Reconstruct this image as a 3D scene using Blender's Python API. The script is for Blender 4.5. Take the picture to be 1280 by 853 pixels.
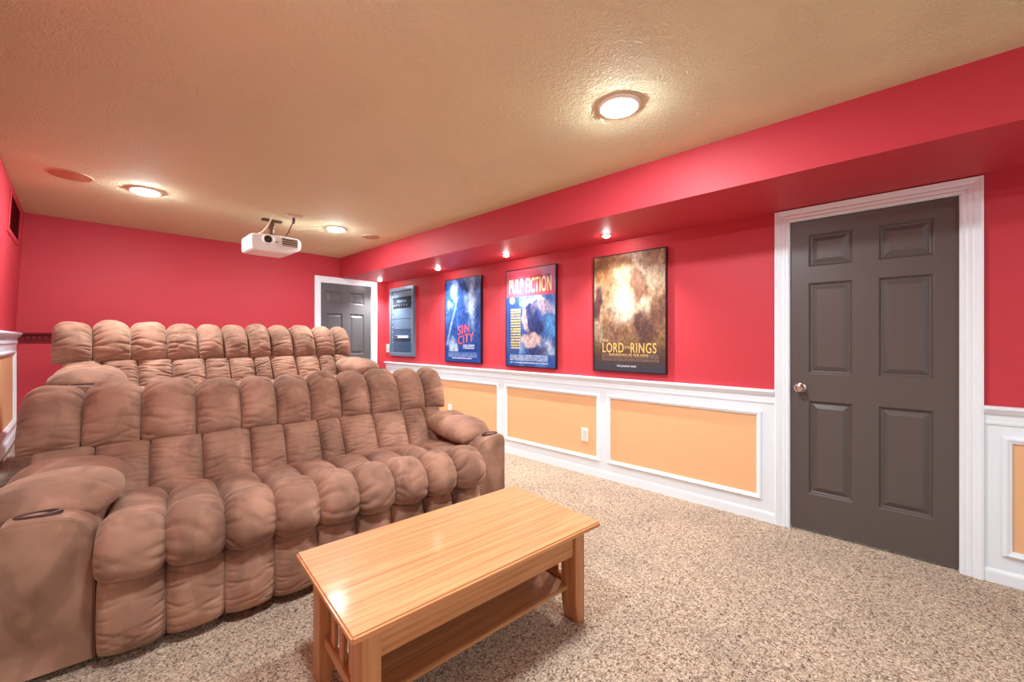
import bpy, bmesh, math, random
import numpy as np
from mathutils import Vector, Matrix

for o in list(bpy.data.objects):
    bpy.data.objects.remove(o)
scn = bpy.context.scene
COL = scn.collection
R = math.radians
random.seed(7)

# ------------------------------------------------------------------ camera, world, exposure
cam_data = bpy.data.cameras.new('camera')
cam = bpy.data.objects.new('camera', cam_data)
COL.objects.link(cam)
cam.location = (0, 0, 1.25)
cam.rotation_euler = (R(90), 0, -math.atan2(541, 512))
cam_data.sensor_fit = 'HORIZONTAL'
cam_data.sensor_width = 36
cam_data.lens = 512 / 1280 * 36
cam_data.shift_y = -2.5 / 1280
cam_data.clip_start = 0.02
scn.camera = cam

world = bpy.data.worlds.new('world')
scn.world = world
world.use_nodes = True
world.node_tree.nodes['Background'].inputs[0].default_value = (0.80, 0.94, 1.0, 1)
world.node_tree.nodes['Background'].inputs[1].default_value = 0.55
LAMP = 330.0          # radiance of the round ceiling downlights
SPOT = 60.0           # watts of each little soffit spotlight
LAMP_COL = (0.87, 0.975, 1.0)
vs = scn.view_settings
vs.view_transform = 'Standard'
vs.look = 'None'
vs.exposure = 0.80
vs.gamma = 1.0
vs.use_curve_mapping = False

# room dimensions (metres); the camera stands at x = 0, y = 0
XR, XL, YB, YF = 3.24, -0.39, 5.72, -2.6
ZC, ZS, XS = 2.39, 2.105, 2.525      # ceiling, soffit underside, soffit face
RISER = 0.37


# ------------------------------------------------------------------ materials
def s2l(c):
    return tuple((x / 12.92 if x <= 0.04045 else ((x + 0.055) / 1.055) ** 2.4) for x in c)


def rgb(r, g, b):
    return s2l((r / 255, g / 255, b / 255)) + (1,)


def new_mat(name, col, rough=0.5, spec=0.5, metal=0.0):
    m = bpy.data.materials.new(name)
    m.use_nodes = True
    b = m.node_tree.nodes['Principled BSDF']
    b.inputs['Base Color'].default_value = col
    b.inputs['Roughness'].default_value = rough
    b.inputs['Specular IOR Level'].default_value = spec
    b.inputs['Metallic'].default_value = metal
    return m


class NT:
    """small helper around a material's node tree"""
    def __init__(self, m):
        self.t = m.node_tree
        self.b = self.t.nodes['Principled BSDF']

    def n(self, typ, **kw):
        nd = self.t.nodes.new(typ)
        for k, v in kw.items():
            if k.startswith('i_'):
                nd.inputs[k[2:].replace('_', ' ')].default_value = v
            else:
                setattr(nd, k, v)
        return nd

    def l(self, a, b):
        self.t.links.new(a, b)

    def coords(self, scale=(1, 1, 1), kind='Object'):
        tc = self.n('ShaderNodeTexCoord')
        mp = self.n('ShaderNodeMapping')
        mp.inputs['Scale'].default_value = scale
        self.l(tc.outputs[kind], mp.inputs['Vector'])
        return mp.outputs['Vector']

    def noise(self, vec, scale, detail=4, rough=0.55, dist=0.0):
        nd = self.n('ShaderNodeTexNoise')
        nd.inputs['Scale'].default_value = scale
        nd.inputs['Detail'].default_value = detail
        nd.inputs['Roughness'].default_value = rough
        nd.inputs['Distortion'].default_value = dist
        self.l(vec, nd.inputs['Vector'])
        return nd.outputs['Fac']

    def ramp(self, fac, stops):
        nd = self.n('ShaderNodeValToRGB')
        e = nd.color_ramp.elements
        e[0].position, e[0].color = stops[0]
        e[1].position, e[1].color = stops[-1]
        for p, c in stops[1:-1]:
            x = e.new(p)
            x.color = c
        self.l(fac, nd.inputs['Fac'])
        return nd.outputs['Color']

    def bump(self, h, strength, dist, prev=None):
        nd = self.n('ShaderNodeBump')
        nd.inputs['Strength'].default_value = strength
        nd.inputs['Distance'].default_value = dist
        self.l(h, nd.inputs['Height'])
        if prev is not None:
            self.l(prev, nd.inputs['Normal'])
        self.l(nd.outputs['Normal'], self.b.inputs['Normal'])
        return nd.outputs['Normal']


G = lambda v: (v, v, v, 1)


def paint(name, col, rough=0.5, spec=0.4, orange_peel=0.15):
    m = new_mat(name, col, rough, spec)
    t = NT(m)
    v = t.coords()
    t.bump(t.noise(v, 160, 3), orange_peel, 0.002)
    return m


def mat_ceiling():
    m = new_mat('tan_textured_ceiling', rgb(224, 213, 176), 0.8, 0.2)
    t = NT(m)
    v = t.coords()
    vo = t.n('ShaderNodeTexNoise')
    vo.inputs['Scale'].default_value = 17
    vo.inputs['Detail'].default_value = 3
    vo.inputs['Distortion'].default_value = 2.6
    t.l(v, vo.inputs['Vector'])
    ridge = t.ramp(vo.outputs['Fac'], [(0.40, G(0)), (0.49, G(1)), (0.52, G(1)), (0.60, G(0))])
    patch = t.ramp(t.noise(v, 3.2, 2), [(0.35, G(0.25)), (0.65, G(1))])
    mx = t.n('ShaderNodeMixRGB', blend_type='MULTIPLY')
    mx.inputs[0].default_value = 1
    t.l(ridge, mx.inputs[1])
    t.l(patch, mx.inputs[2])
    t.bump(mx.outputs[0], 0.55, 0.007)
    return m


def mat_carpet():
    m = new_mat('tan_frieze_carpet', rgb(190, 155, 125), 0.95, 0.1)
    t = NT(m)
    v = t.coords()
    # twisted yarn tufts
    vor = t.n('ShaderNodeTexVoronoi', feature='F1')
    vor.inputs['Scale'].default_value = 95
    wob = t.n('ShaderNodeTexNoise')
    wob.inputs['Scale'].default_value = 90
    wob.inputs['Detail'].default_value = 2
    t.l(v, wob.inputs['Vector'])
    add = t.n('ShaderNodeMixRGB', blend_type='ADD')
    add.inputs[0].default_value = 0.013
    t.l(v, add.inputs[1])
    t.l(wob.outputs['Color'], add.inputs[2])
    t.l(add.outputs[0], vor.inputs['Vector'])
    worm = t.noise(v, 78, 2, 0.6, 1.6)
    c1 = t.ramp(worm, [(0.37, rgb(106, 72, 48)), (0.45, rgb(202, 162, 127)), (0.55, rgb(252, 224, 194))])
    c2 = t.ramp(vor.outputs['Distance'], [(0.0, G(1.0)), (0.75, G(0.62))])
    big = t.ramp(t.noise(v, 2.6, 5, 0.6), [(0.35, G(0.84)), (0.65, G(1.06))])
    m1 = t.n('ShaderNodeMixRGB', blend_type='MULTIPLY')
    m1.inputs[0].default_value = 1
    t.l(c1, m1.inputs[1])
    t.l(c2, m1.inputs[2])
    m2 = t.n('ShaderNodeMixRGB', blend_type='MULTIPLY')
    m2.inputs[0].default_value = 1
    t.l(m1.outputs[0], m2.inputs[1])
    t.l(big, m2.inputs[2])
    t.l(m2.outputs[0], t.b.inputs['Base Color'])
    n1 = t.bump(worm, 0.9, 0.02)
    t.b.inputs['Sheen Weight'].default_value = 0.25
    t.b.inputs['Sheen Roughness'].default_value = 0.6
    return m


def mat_suede():
    m = new_mat('brown_microsuede', rgb(160, 117, 97), 0.85, 0.18)
    t = NT(m)
    v = t.coords()
    soft = t.ramp(t.noise(v, 4.0, 3, 0.5, 0.4), [(0.35, rgb(138, 100, 82)), (0.65, rgb(166, 126, 106))])
    # nap brushed one way or the other: patches with fairly crisp borders
    nap = t.ramp(t.noise(t.coords((1, 1, 0.55)), 6.0, 3, 0.5, 0.5), [(0.40, G(0.72)), (0.45, G(0.92)), (0.54, G(0.98)), (0.585, G(1.22))])
    mx = t.n('ShaderNodeMixRGB', blend_type='MULTIPLY')
    mx.inputs[0].default_value = 0.85
    t.l(soft, mx.inputs[1])
    t.l(nap, mx.inputs[2])
    t.l(mx.outputs[0], t.b.inputs['Base Color'])
    fine = t.noise(v, 420, 2)
    n1 = t.bump(fine, 0.10, 0.001)
    mid = t.noise(v, 14, 3, 0.5, 0.6)
    t.bump(mid, 0.10, 0.008, n1)
    t.b.inputs['Sheen Weight'].default_value = 0.35
    t.b.inputs['Sheen Roughness'].default_value = 0.45
    t.b.inputs['Sheen Tint'].default_value = rgb(235, 200, 180)
    return m


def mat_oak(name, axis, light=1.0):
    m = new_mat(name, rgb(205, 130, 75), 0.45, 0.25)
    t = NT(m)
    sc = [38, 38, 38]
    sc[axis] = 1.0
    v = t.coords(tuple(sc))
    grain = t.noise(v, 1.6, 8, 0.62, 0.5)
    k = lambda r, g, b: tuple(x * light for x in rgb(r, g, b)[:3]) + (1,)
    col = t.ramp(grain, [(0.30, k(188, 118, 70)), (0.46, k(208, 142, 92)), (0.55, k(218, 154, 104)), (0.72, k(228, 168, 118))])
    sc2 = [150, 150, 150]
    sc2[axis] = 4
    v2 = t.coords(tuple(sc2))
    pores = t.ramp(t.noise(v2, 2.0, 3, 0.7), [(0.30, G(0.72)), (0.42, G(1))])
    mx = t.n('ShaderNodeMixRGB', blend_type='MULTIPLY')
    mx.inputs[0].default_value = 0.8
    t.l(col, mx.inputs[1])
    t.l(pores, mx.inputs[2])
    t.l(mx.outputs[0], t.b.inputs['Base Color'])
    t.bump(pores, 0.05, 0.001)
    t.b.inputs['Coat Weight'].default_value = 0.10
    t.b.inputs['Coat Roughness'].default_value = 0.13
    return m


def emit_mat(name, col, strength):
    m = new_mat(name, col + (1,), 0.4)
    b = m.node_tree.nodes['Principled BSDF']
    b.inputs['Emission Color'].default_value = col + (1,)
    b.inputs['Emission Strength'].default_value = strength
    return m


def mat_door(name, col):
    m = new_mat(name, col, 0.38, 0.45)
    t = NT(m)
    v = t.coords((60, 60, 2.5))
    t.bump(t.noise(v, 2.0, 4, 0.6, 0.6), 0.12, 0.002)
    return m


def mat_print():
    m = new_mat('glossy_poster_print', G(0.5), 0.40, 0.25)
    t = NT(m)
    a = t.n('ShaderNodeAttribute', attribute_name='Print')
    t.l(a.outputs['Color'], t.b.inputs['Base Color'])
    return m


M = dict(
    red=paint('red_wall_paint', rgb(195, 59, 70), 0.55, 0.3),
    white=paint('white_trim_paint', rgb(234, 243, 250), 0.35, 0.45, 0.03),
    orange=paint('orange_panel_paint', rgb(234, 184, 136), 0.5, 0.4, 0.08),
    darkred=paint('dark_red_trim_paint', rgb(120, 14, 24), 0.5, 0.3, 0.05),
    ceiling=mat_ceiling(), carpet=mat_carpet(), suede=mat_suede(),
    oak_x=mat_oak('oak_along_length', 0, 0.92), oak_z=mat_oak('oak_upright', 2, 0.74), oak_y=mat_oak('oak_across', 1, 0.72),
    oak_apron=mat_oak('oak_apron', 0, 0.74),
    door=mat_door('charcoal_door_paint', rgb(90, 81, 78)),
    door_back=mat_door('grey_door_paint', rgb(92, 91, 94)),
    nickel=new_mat('brushed_nickel', rgb(205, 200, 192), 0.22, 0.5, 1.0),
    chrome=new_mat('chrome', rgb(235, 235, 238), 0.12, 0.5, 1.0),
    black=new_mat('black_plastic', rgb(24, 22, 24), 0.45),
    frame=new_mat('black_poster_frame', rgb(30, 22, 26), 0.3),
    brown=new_mat('dark_brown_plastic', rgb(74, 44, 34), 0.4),
    underside=new_mat('dark_underside_cloth', rgb(50, 34, 28), 0.9, 0.1),
    white_plastic=new_mat('white_plastic', rgb(238, 236, 232), 0.38),
    cream_plastic=new_mat('cream_plastic', rgb(226, 206, 178), 0.45),
    slot=new_mat('dark_slot', rgb(78, 52, 44), 0.7),
    bronze=new_mat('bronze_mount', rgb(92, 66, 42), 0.45, 0.5, 0.3),
    lens=new_mat('lens_glass', rgb(70, 30, 26), 0.08, 0.8),
    speaker=new_mat('reddish_tan_speaker_cloth', rgb(190, 130, 104), 0.9, 0.1),
    speaker2=new_mat('tan_speaker_cloth', rgb(184, 156, 124), 0.9, 0.1),
    tan=new_mat('tan_ring_paint', rgb(205, 170, 136), 0.55),
    ring=new_mat('satin_lamp_ring', rgb(248, 240, 226), 0.4, 0.5, 0.0),
    ring_red=new_mat('pink_white_lamp_ring', rgb(226, 150, 150), 0.4),
    lamp=emit_mat('lit_lamp_lens', LAMP_COL, LAMP),
    bulb=emit_mat('lit_spot_bulb', (1.0, 0.96, 0.92), 170.0),
    print=mat_print(),
    rack=new_mat('blue_grey_rack_metal', rgb(112, 134, 158), 0.3, 0.5, 0.35),
    rack_dark=new_mat('dark_blue_rack_panel', rgb(58, 84, 116), 0.28, 0.5, 0.2),
    rack_mid=new_mat('misty_blue_rack_panel', rgb(92, 118, 146), 0.3, 0.5, 0.2),
    device=new_mat('navy_black_device', rgb(20, 28, 44), 0.3),
    pale=new_mat('pale_device_face', rgb(205, 222, 236), 0.3),
    gold_ink=new_mat('gold_ink', rgb(222, 178, 104), 0.4),
    cream_ink=new_mat('cream_yellow_ink', rgb(250, 232, 160), 0.4),
    red_ink=new_mat('red_ink', rgb(232, 84, 88), 0.4),
    white_ink=new_mat('white_ink', rgb(238, 238, 240), 0.4),
)


# ------------------------------------------------------------------ mesh helpers
class MB:
    """collects simple solids and links them as ONE mesh object"""
    def __init__(self):
        self.v, self.f = [], []

    def add(self, vs_, fs_):
        o = len(self.v)
        self.v += [tuple(map(float, p)) for p in vs_]
        self.f += [tuple(i + o for i in f) for f in fs_]
        return self

    def box(self, x0, x1, y0, y1, z0, z1):
        x0, x1 = sorted((x0, x1)); y0, y1 = sorted((y0, y1)); z0, z1 = sorted((z0, z1))
        return self.add([(x0, y0, z0), (x1, y0, z0), (x1, y1, z0), (x0, y1, z0), (x0, y0, z1), (x1, y0, z1), (x1, y1, z1), (x0, y1, z1)],
                        [(0, 3, 2, 1), (4, 5, 6, 7), (0, 1, 5, 4), (1, 2, 6, 5), (2, 3, 7, 6), (3, 0, 4, 7)])

    def prism(self, poly, axis, a0, a1):
        """poly: 2-D outline in the two other axes, pushed along axis from a0 to a1"""
        n = len(poly)
        def p(q, a):
            c = list(q); c.insert(axis, a); return c
        vs_ = [p(q, a0) for q in poly] + [p(q, a1) for q in poly]
        fs_ = [tuple(range(n))[::-1], tuple(range(n, 2 * n))] + [(i, (i + 1) % n, n + (i + 1) % n, n + i) for i in range(n)]
        return self.add(vs_, fs_)

    def lathe(self, prof, n=32, centre=(0, 0, 0), axis=(0, 0, 1)):
        """prof: list of (radius, height) revolved about axis"""
        q = Vector((0, 0, 1)).rotation_difference(Vector(axis))
        c = Vector(centre)
        vs_, fs_ = [], []
        for r, h in prof:
            for k in range(n):
                a = 2 * math.pi * k / n
                vs_.append(c + q @ Vector((r * math.cos(a), r * math.sin(a), h)))
        m = len(prof)
        for i in range(m - 1):
            for k in range(n):
                k2 = (k + 1) % n
                fs_.append((i * n + k, i * n + k2, (i + 1) * n + k2, (i + 1) * n + k))
        fs_.append(tuple(range(n))[::-1])
        fs_.append(tuple((m - 1) * n + k for k in range(n)))
        return self.add(vs_, fs_)

    def tube(self, pts, r, n=10):
        pts = [Vector(p) for p in pts]
        vs_, fs_ = [], []
        for i, p in enumerate(pts):
            d = (pts[min(i + 1, len(pts) - 1)] - pts[max(i - 1, 0)]).normalized()
            u = d.cross(Vector((0.3, 0.5, 0.81))).normalized()
            w = d.cross(u)
            for k in range(n):
                a = 2 * math.pi * k / n
                vs_.append(p + u * (r * math.cos(a)) + w * (r * math.sin(a)))
        for i in range(len(pts) - 1):
            for k in range(n):
                k2 = (k + 1) % n
                fs_.append((i * n + k, i * n + k2, (i + 1) * n + k2, (i + 1) * n + k))
        fs_.append(tuple(range(n))[::-1])
        fs_.append(tuple((len(pts) - 1) * n + k for k in range(n)))
        return self.add(vs_, fs_)

    def sweep(self, mapf, rect, prof, open_bottom=False):
        """moulding profile [(offset outward, proud)] swept round rect (a0, a1, z0, z1) on a wall, mitred corners"""
        a0, a1, z0, z1 = rect
        rings = []
        for o, c in prof:
            if open_bottom:
                rings.append([(a0 - o, z0, c), (a0 - o, z1 + o, c), (a1 + o, z1 + o, c), (a1 + o, z0, c)])
            else:
                rings.append([(a0 - o, z0 - o, c), (a0 - o, z1 + o, c), (a1 + o, z1 + o, c), (a1 + o, z0 - o, c)])
        vs_ = [mapf(*p) for r in rings for p in r]
        fs_ = []
        m = len(prof)
        segs = 3 if open_bottom else 4
        for i in range(m):
            i2 = (i + 1) % m
            for k in range(segs):
                k2 = (k + 1) % 4
                fs_.append((i * 4 + k, i * 4 + k2, i2 * 4 + k2, i2 * 4 + k))
        if open_bottom:
            fs_.append(tuple(i * 4 for i in range(m)))
            fs_.append(tuple(i * 4 + 3 for i in range(m))[::-1])
        return self.add(vs_, fs_)

    def build(self, name, mat, parent=None, smooth=False, bevel=0.0, seg=2, angle=35, loc=None):
        me = bpy.data.meshes.new(name)
        me.from_pydata(self.v, [], self.f)
        bm = bmesh.new()
        bm.from_mesh(me)
        bmesh.ops.recalc_face_normals(bm, faces=bm.faces)
        if bevel > 0:
            es = [e for e in bm.edges if len(e.link_faces) == 2 and e.calc_face_angle(0) > R(angle)]
            bmesh.ops.bevel(bm, geom=es, offset=bevel, segments=seg, affect='EDGES', clamp_overlap=True)
        bm.to_mesh(me)
        bm.free()
        if smooth:
            me.polygons.foreach_set('use_smooth', [True] * len(me.polygons))
            me.set_sharp_from_angle(angle=R(38))
        me.materials.append(mat)
        ob = bpy.data.objects.new(name, me)
        COL.objects.link(ob)
        if parent is not None:
            ob.parent = parent
        if loc is not None:
            ob.location = loc
        return ob


def tag(o, label=None, cat=None, group=None, kind=None):
    if label: o['label'] = label
    if cat: o['category'] = cat
    if group: o['group'] = group
    if kind: o['kind'] = kind
    return o


def empty(name, loc=(0, 0, 0), rz=0.0):
    o = bpy.data.objects.new(name, None)
    COL.objects.link(o)
    o.location = loc
    o.rotation_euler = (0, 0, rz)
    o.empty_display_size = 0.1
    return o


def copy_tree(o, parent=None):
    c = o.copy()
    COL.objects.link(c)
    if parent is not None:
        c.parent = parent
    for ch in list(o.children):
        copy_tree(ch, c)
    return c


def structure(o):
    o['kind'] = 'structure'
    return o


def text(name, body, mat, parent, width, height, origin, ax=(0, -1, 0), ay=(0, 0, 1), tilt=0.0, shear=0.0):
    """flat lettering fitted to width x height, its lower left corner at origin (in the parent's frame)"""
    cu = bpy.data.curves.new(name, 'FONT')
    cu.body = body
    cu.extrude = 0.0
    cu.shear = shear
    cu.offset = 0.008
    cu.space_character = 1.12
    tmp = bpy.data.objects.new(name, cu)
    COL.objects.link(tmp)
    bpy.context.view_layer.update()
    me = bpy.data.meshes.new_from_object(tmp.evaluated_get(bpy.context.evaluated_depsgraph_get()))
    bpy.data.objects.remove(tmp)
    n = len(me.vertices)
    co = np.empty(n * 3)
    me.vertices.foreach_get('co', co)
    co = co.reshape(-1, 3)
    mn, mx = co.min(0), co.max(0)
    xy = (co[:, :2] - mn[:2]) / np.maximum(mx[:2] - mn[:2], 1e-6) * np.array([width, height])
    if tilt:
        ca, sa = math.cos(tilt), math.sin(tilt)
        xy = np.stack([xy[:, 0] * ca - xy[:, 1] * sa, xy[:, 0] * sa + xy[:, 1] * ca], 1)
    p = np.array(origin) + xy[:, :1] * np.array(ax) + xy[:, 1:] * np.array(ay)
    me.vertices.foreach_set('co', p.ravel())
    me.update()
    me.materials.clear()
    me.materials.append(mat)
    me.name = name
    ob = bpy.data.objects.new(name, me)
    COL.objects.link(ob)
    ob.parent = parent
    return ob


# wall planes: (along the wall, height, proud of the wall) -> world
right_map = lambda a, z, c: (XR - c, a, z)
back_map = lambda a, z, c: (a, YB - c, z)
left_map = lambda a, z, c: (XL + c, a, z)

# ------------------------------------------------------------------ the setting
T = 0.12
D1 = (-0.235, 0.530, 2.025)      # right door opening: y0, y1, top
D2 = (2.256, 2.995, 2.026)       # back door opening: x0, x1, top

mb = MB()
mb.box(XR, XR + T, YF, D1[0], -0.1, ZC + 0.1)
mb.box(XR, XR + T, D1[1], YB + T, -0.1, ZC + 0.1)
mb.box(XR, XR + T, D1[0], D1[1], D1[2], ZC + 0.1)
wall_right = structure(mb.build('wall_right', M['red']))

mb = MB()
mb.box(XL - T, D2[0], YB, YB + T, -0.1, ZC + 0.1)
mb.box(D2[1], XR, YB, YB + T, -0.1, ZC + 0.1)
mb.box(D2[0], D2[1], YB, YB + T, D2[2], ZC + 0.1)
wall_back = structure(mb.build('wall_back', M['red']))

# the left wall leans a little above its chair rail
mb = MB()
zr = 1.30
mb.prism([(XL - T, -0.1), (XL, -0.1), (XL, zr), (-0.335, ZC + 0.1), (XL - T, ZC + 0.1)], 1, YF, YB)
wall_left = structure(mb.build('wall_left', M['red']))

structure(MB().box(XL - T, XR + T, YF, YB + T, -0.1, 0).build('floor', M['carpet']))
structure(MB().box(XL - T, XR + T, YF, YB + T, ZC, ZC + 0.1).build('ceiling', M['ceiling']))
structure(MB().box(XS, XR, YF, YB, ZS, ZC).build('soffit', M['red']))
structure(MB().box(XL, 2.22, 3.38, YB, 0, RISER).build('floor_platform', M['carpet'], bevel=0.02))

RAIL = [(0, 0.0), (0.020, 0.0), (0.020, 0.018), (0.024, 0.026), (0.036, 0.030), (0.040, 0.040), (0.052, 0.046), (0.056, 0.052), (0.070, 0.058), (0.082, 0.060), (0.094, 0.056), (0.094, 0.0)]
# (proud, height) chair-rail outline, height measured from its lower edge
RAIL_PROF = [(0.0, 0.0), (0.010, 0.0), (0.014, 0.006), (0.014, 0.016), (0.012, 0.022), (0.012, 0.048), (0.020, 0.056), (0.030, 0.066), (0.034, 0.076), (0.042, 0.080), (0.044, 0.088), (0.042, 0.098), (0.0, 0.098)]
BASE_PROF = [(0.0, 0.0), (0.016, 0.0), (0.016, 0.052), (0.014, 0.060), (0.008, 0.070), (0.0, 0.074)]
FRAME_PROF = [(0.0, 0.0), (0.0, 0.010), (0.004, 0.014), (0.010, 0.015), (0.014, 0.020), (0.022, 0.022), (0.028, 0.018), (0.032, 0.010), (0.034, 0.0)]
CASING_PROF = [(0.0, -0.03), (0.0, 0.012), (0.006, 0.016), (0.012, 0.016), (0.016, 0.013), (0.024, 0.017), (0.032, 0.017), (0.036, 0.014), (0.044, 0.019), (0.054, 0.021), (0.062, 0.024), (0.070, 0.022), (0.070, 0.0)]


def run(mapf, prof, a0, a1, z):
    """a moulding run straight along a wall"""
    b = MB()
    n = len(prof)
    vs_ = [mapf(a0, z + h, c) for c, h in prof] + [mapf(a1, z + h, c) for c, h in prof]
    fs_ = [tuple(range(n)), tuple(range(n, 2 * n))[::-1]] + [(i, (i + 1) % n, n + (i + 1) % n, n + i) for i in range(n)]
    return b.add(vs_, fs_)


trim_no = [0]


def wainscot(parent, mapf, a0, a1, zb, panels, base_name, side=''):
    """white field, baseboard, chair rail and framed orange panels between a0 and a1; zb is the floor height"""
    b = MB()
    c = 0.006
    p = [mapf(a0, zb, 0), mapf(a1, zb, 0), mapf(a1, zb + 0.83, 0), mapf(a0, zb + 0.83, 0), mapf(a0, zb, c), mapf(a1, zb, c), mapf(a1, zb + 0.83, c), mapf(a0, zb + 0.83, c)]
    b.add(p, [(0, 3, 2, 1), (4, 5, 6, 7), (0, 1, 5, 4), (1, 2, 6, 5), (2, 3, 7, 6), (3, 0, 4, 7)])
    b.build('wainscot_board', M['white'], parent)
    trim_no[0] += 1
    structure(run(mapf, RAIL_PROF, a0, a1, zb + 0.808).build('trim_%d' % trim_no[0], M['white']))
    structure(run(mapf, BASE_PROF, a0, a1, zb).build(base_name, M['white']))
    for (p0, p1) in panels:
        z0, z1 = zb + 0.178, zb + 0.722
        q = MB()
        vv = [mapf(p0, z0, c), mapf(p1, z0, c), mapf(p1, z1, c), mapf(p0, z1, c), mapf(p0, z0, c + 0.002), mapf(p1, z0, c + 0.002), mapf(p1, z1, c + 0.002), mapf(p0, z1, c + 0.002)]
        q.add(vv, [(0, 3, 2, 1), (4, 5, 6, 7), (0, 1, 5, 4), (1, 2, 6, 5), (2, 3, 7, 6), (3, 0, 4, 7)])
        q.build('wall_panel', M['orange'], parent)
        fr = MB().sweep(lambda a, z, cc: mapf(a, z, cc + c), (p0, p1, z0, z1), FRAME_PROF)
        fr.build('panel_moulding', M['white'], parent)


wainscot(wall_right, right_map, 0.612, YB, 0.0, [(0.720, 1.857), (1.998, 3.130), (3.288, 4.40), (4.55, 5.60)], 'baseboard_right')
wainscot(wall_right, right_map, YF, -0.316, 0.0, [(-1.50, -0.412)], 'baseboard_right_front')
wainscot(wall_left, left_map, 3.40, YB, RISER + 0.03, [(3.56, 4.02), (4.18, 5.38)], 'baseboard_left')
wainscot(wall_left, left_map, YF, 3.37, 0.0, [(-1.5, -0.4), (-0.25, 0.85), (1.0, 2.1), (2.25, 3.25)], 'baseboard_left_front')

# narrow ledge moulding with a dentil row on the back wall, painted over in dark red
b = MB()
b.prism([(YB, 1.285), (YB - 0.035, 1.285), (YB - 0.045, 1.298), (YB - 0.045, 1.308), (YB, 1.308)], 0, XL + 0.02, 2.10)
b.prism([(YB, 1.215), (YB - 0.012, 1.215), (YB - 0.012, 1.285), (YB, 1.285)], 0, XL + 0.02, 2.10)
trim_back = structure(b.build('trim_5', M['darkred']))
b = MB()
x = XL + 0.06
while x < 2.08:
    b.box(x, x + 0.020, YB - 0.028, YB - 0.012, 1.242, 1.280)
    x += 0.036
d = b.build('dentil_row', M['darkred'], trim_back)
d['kind'] = 'stuff'


CASING_PROF = [(o * 1.17, c) for o, c in CASING_PROF]


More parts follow.
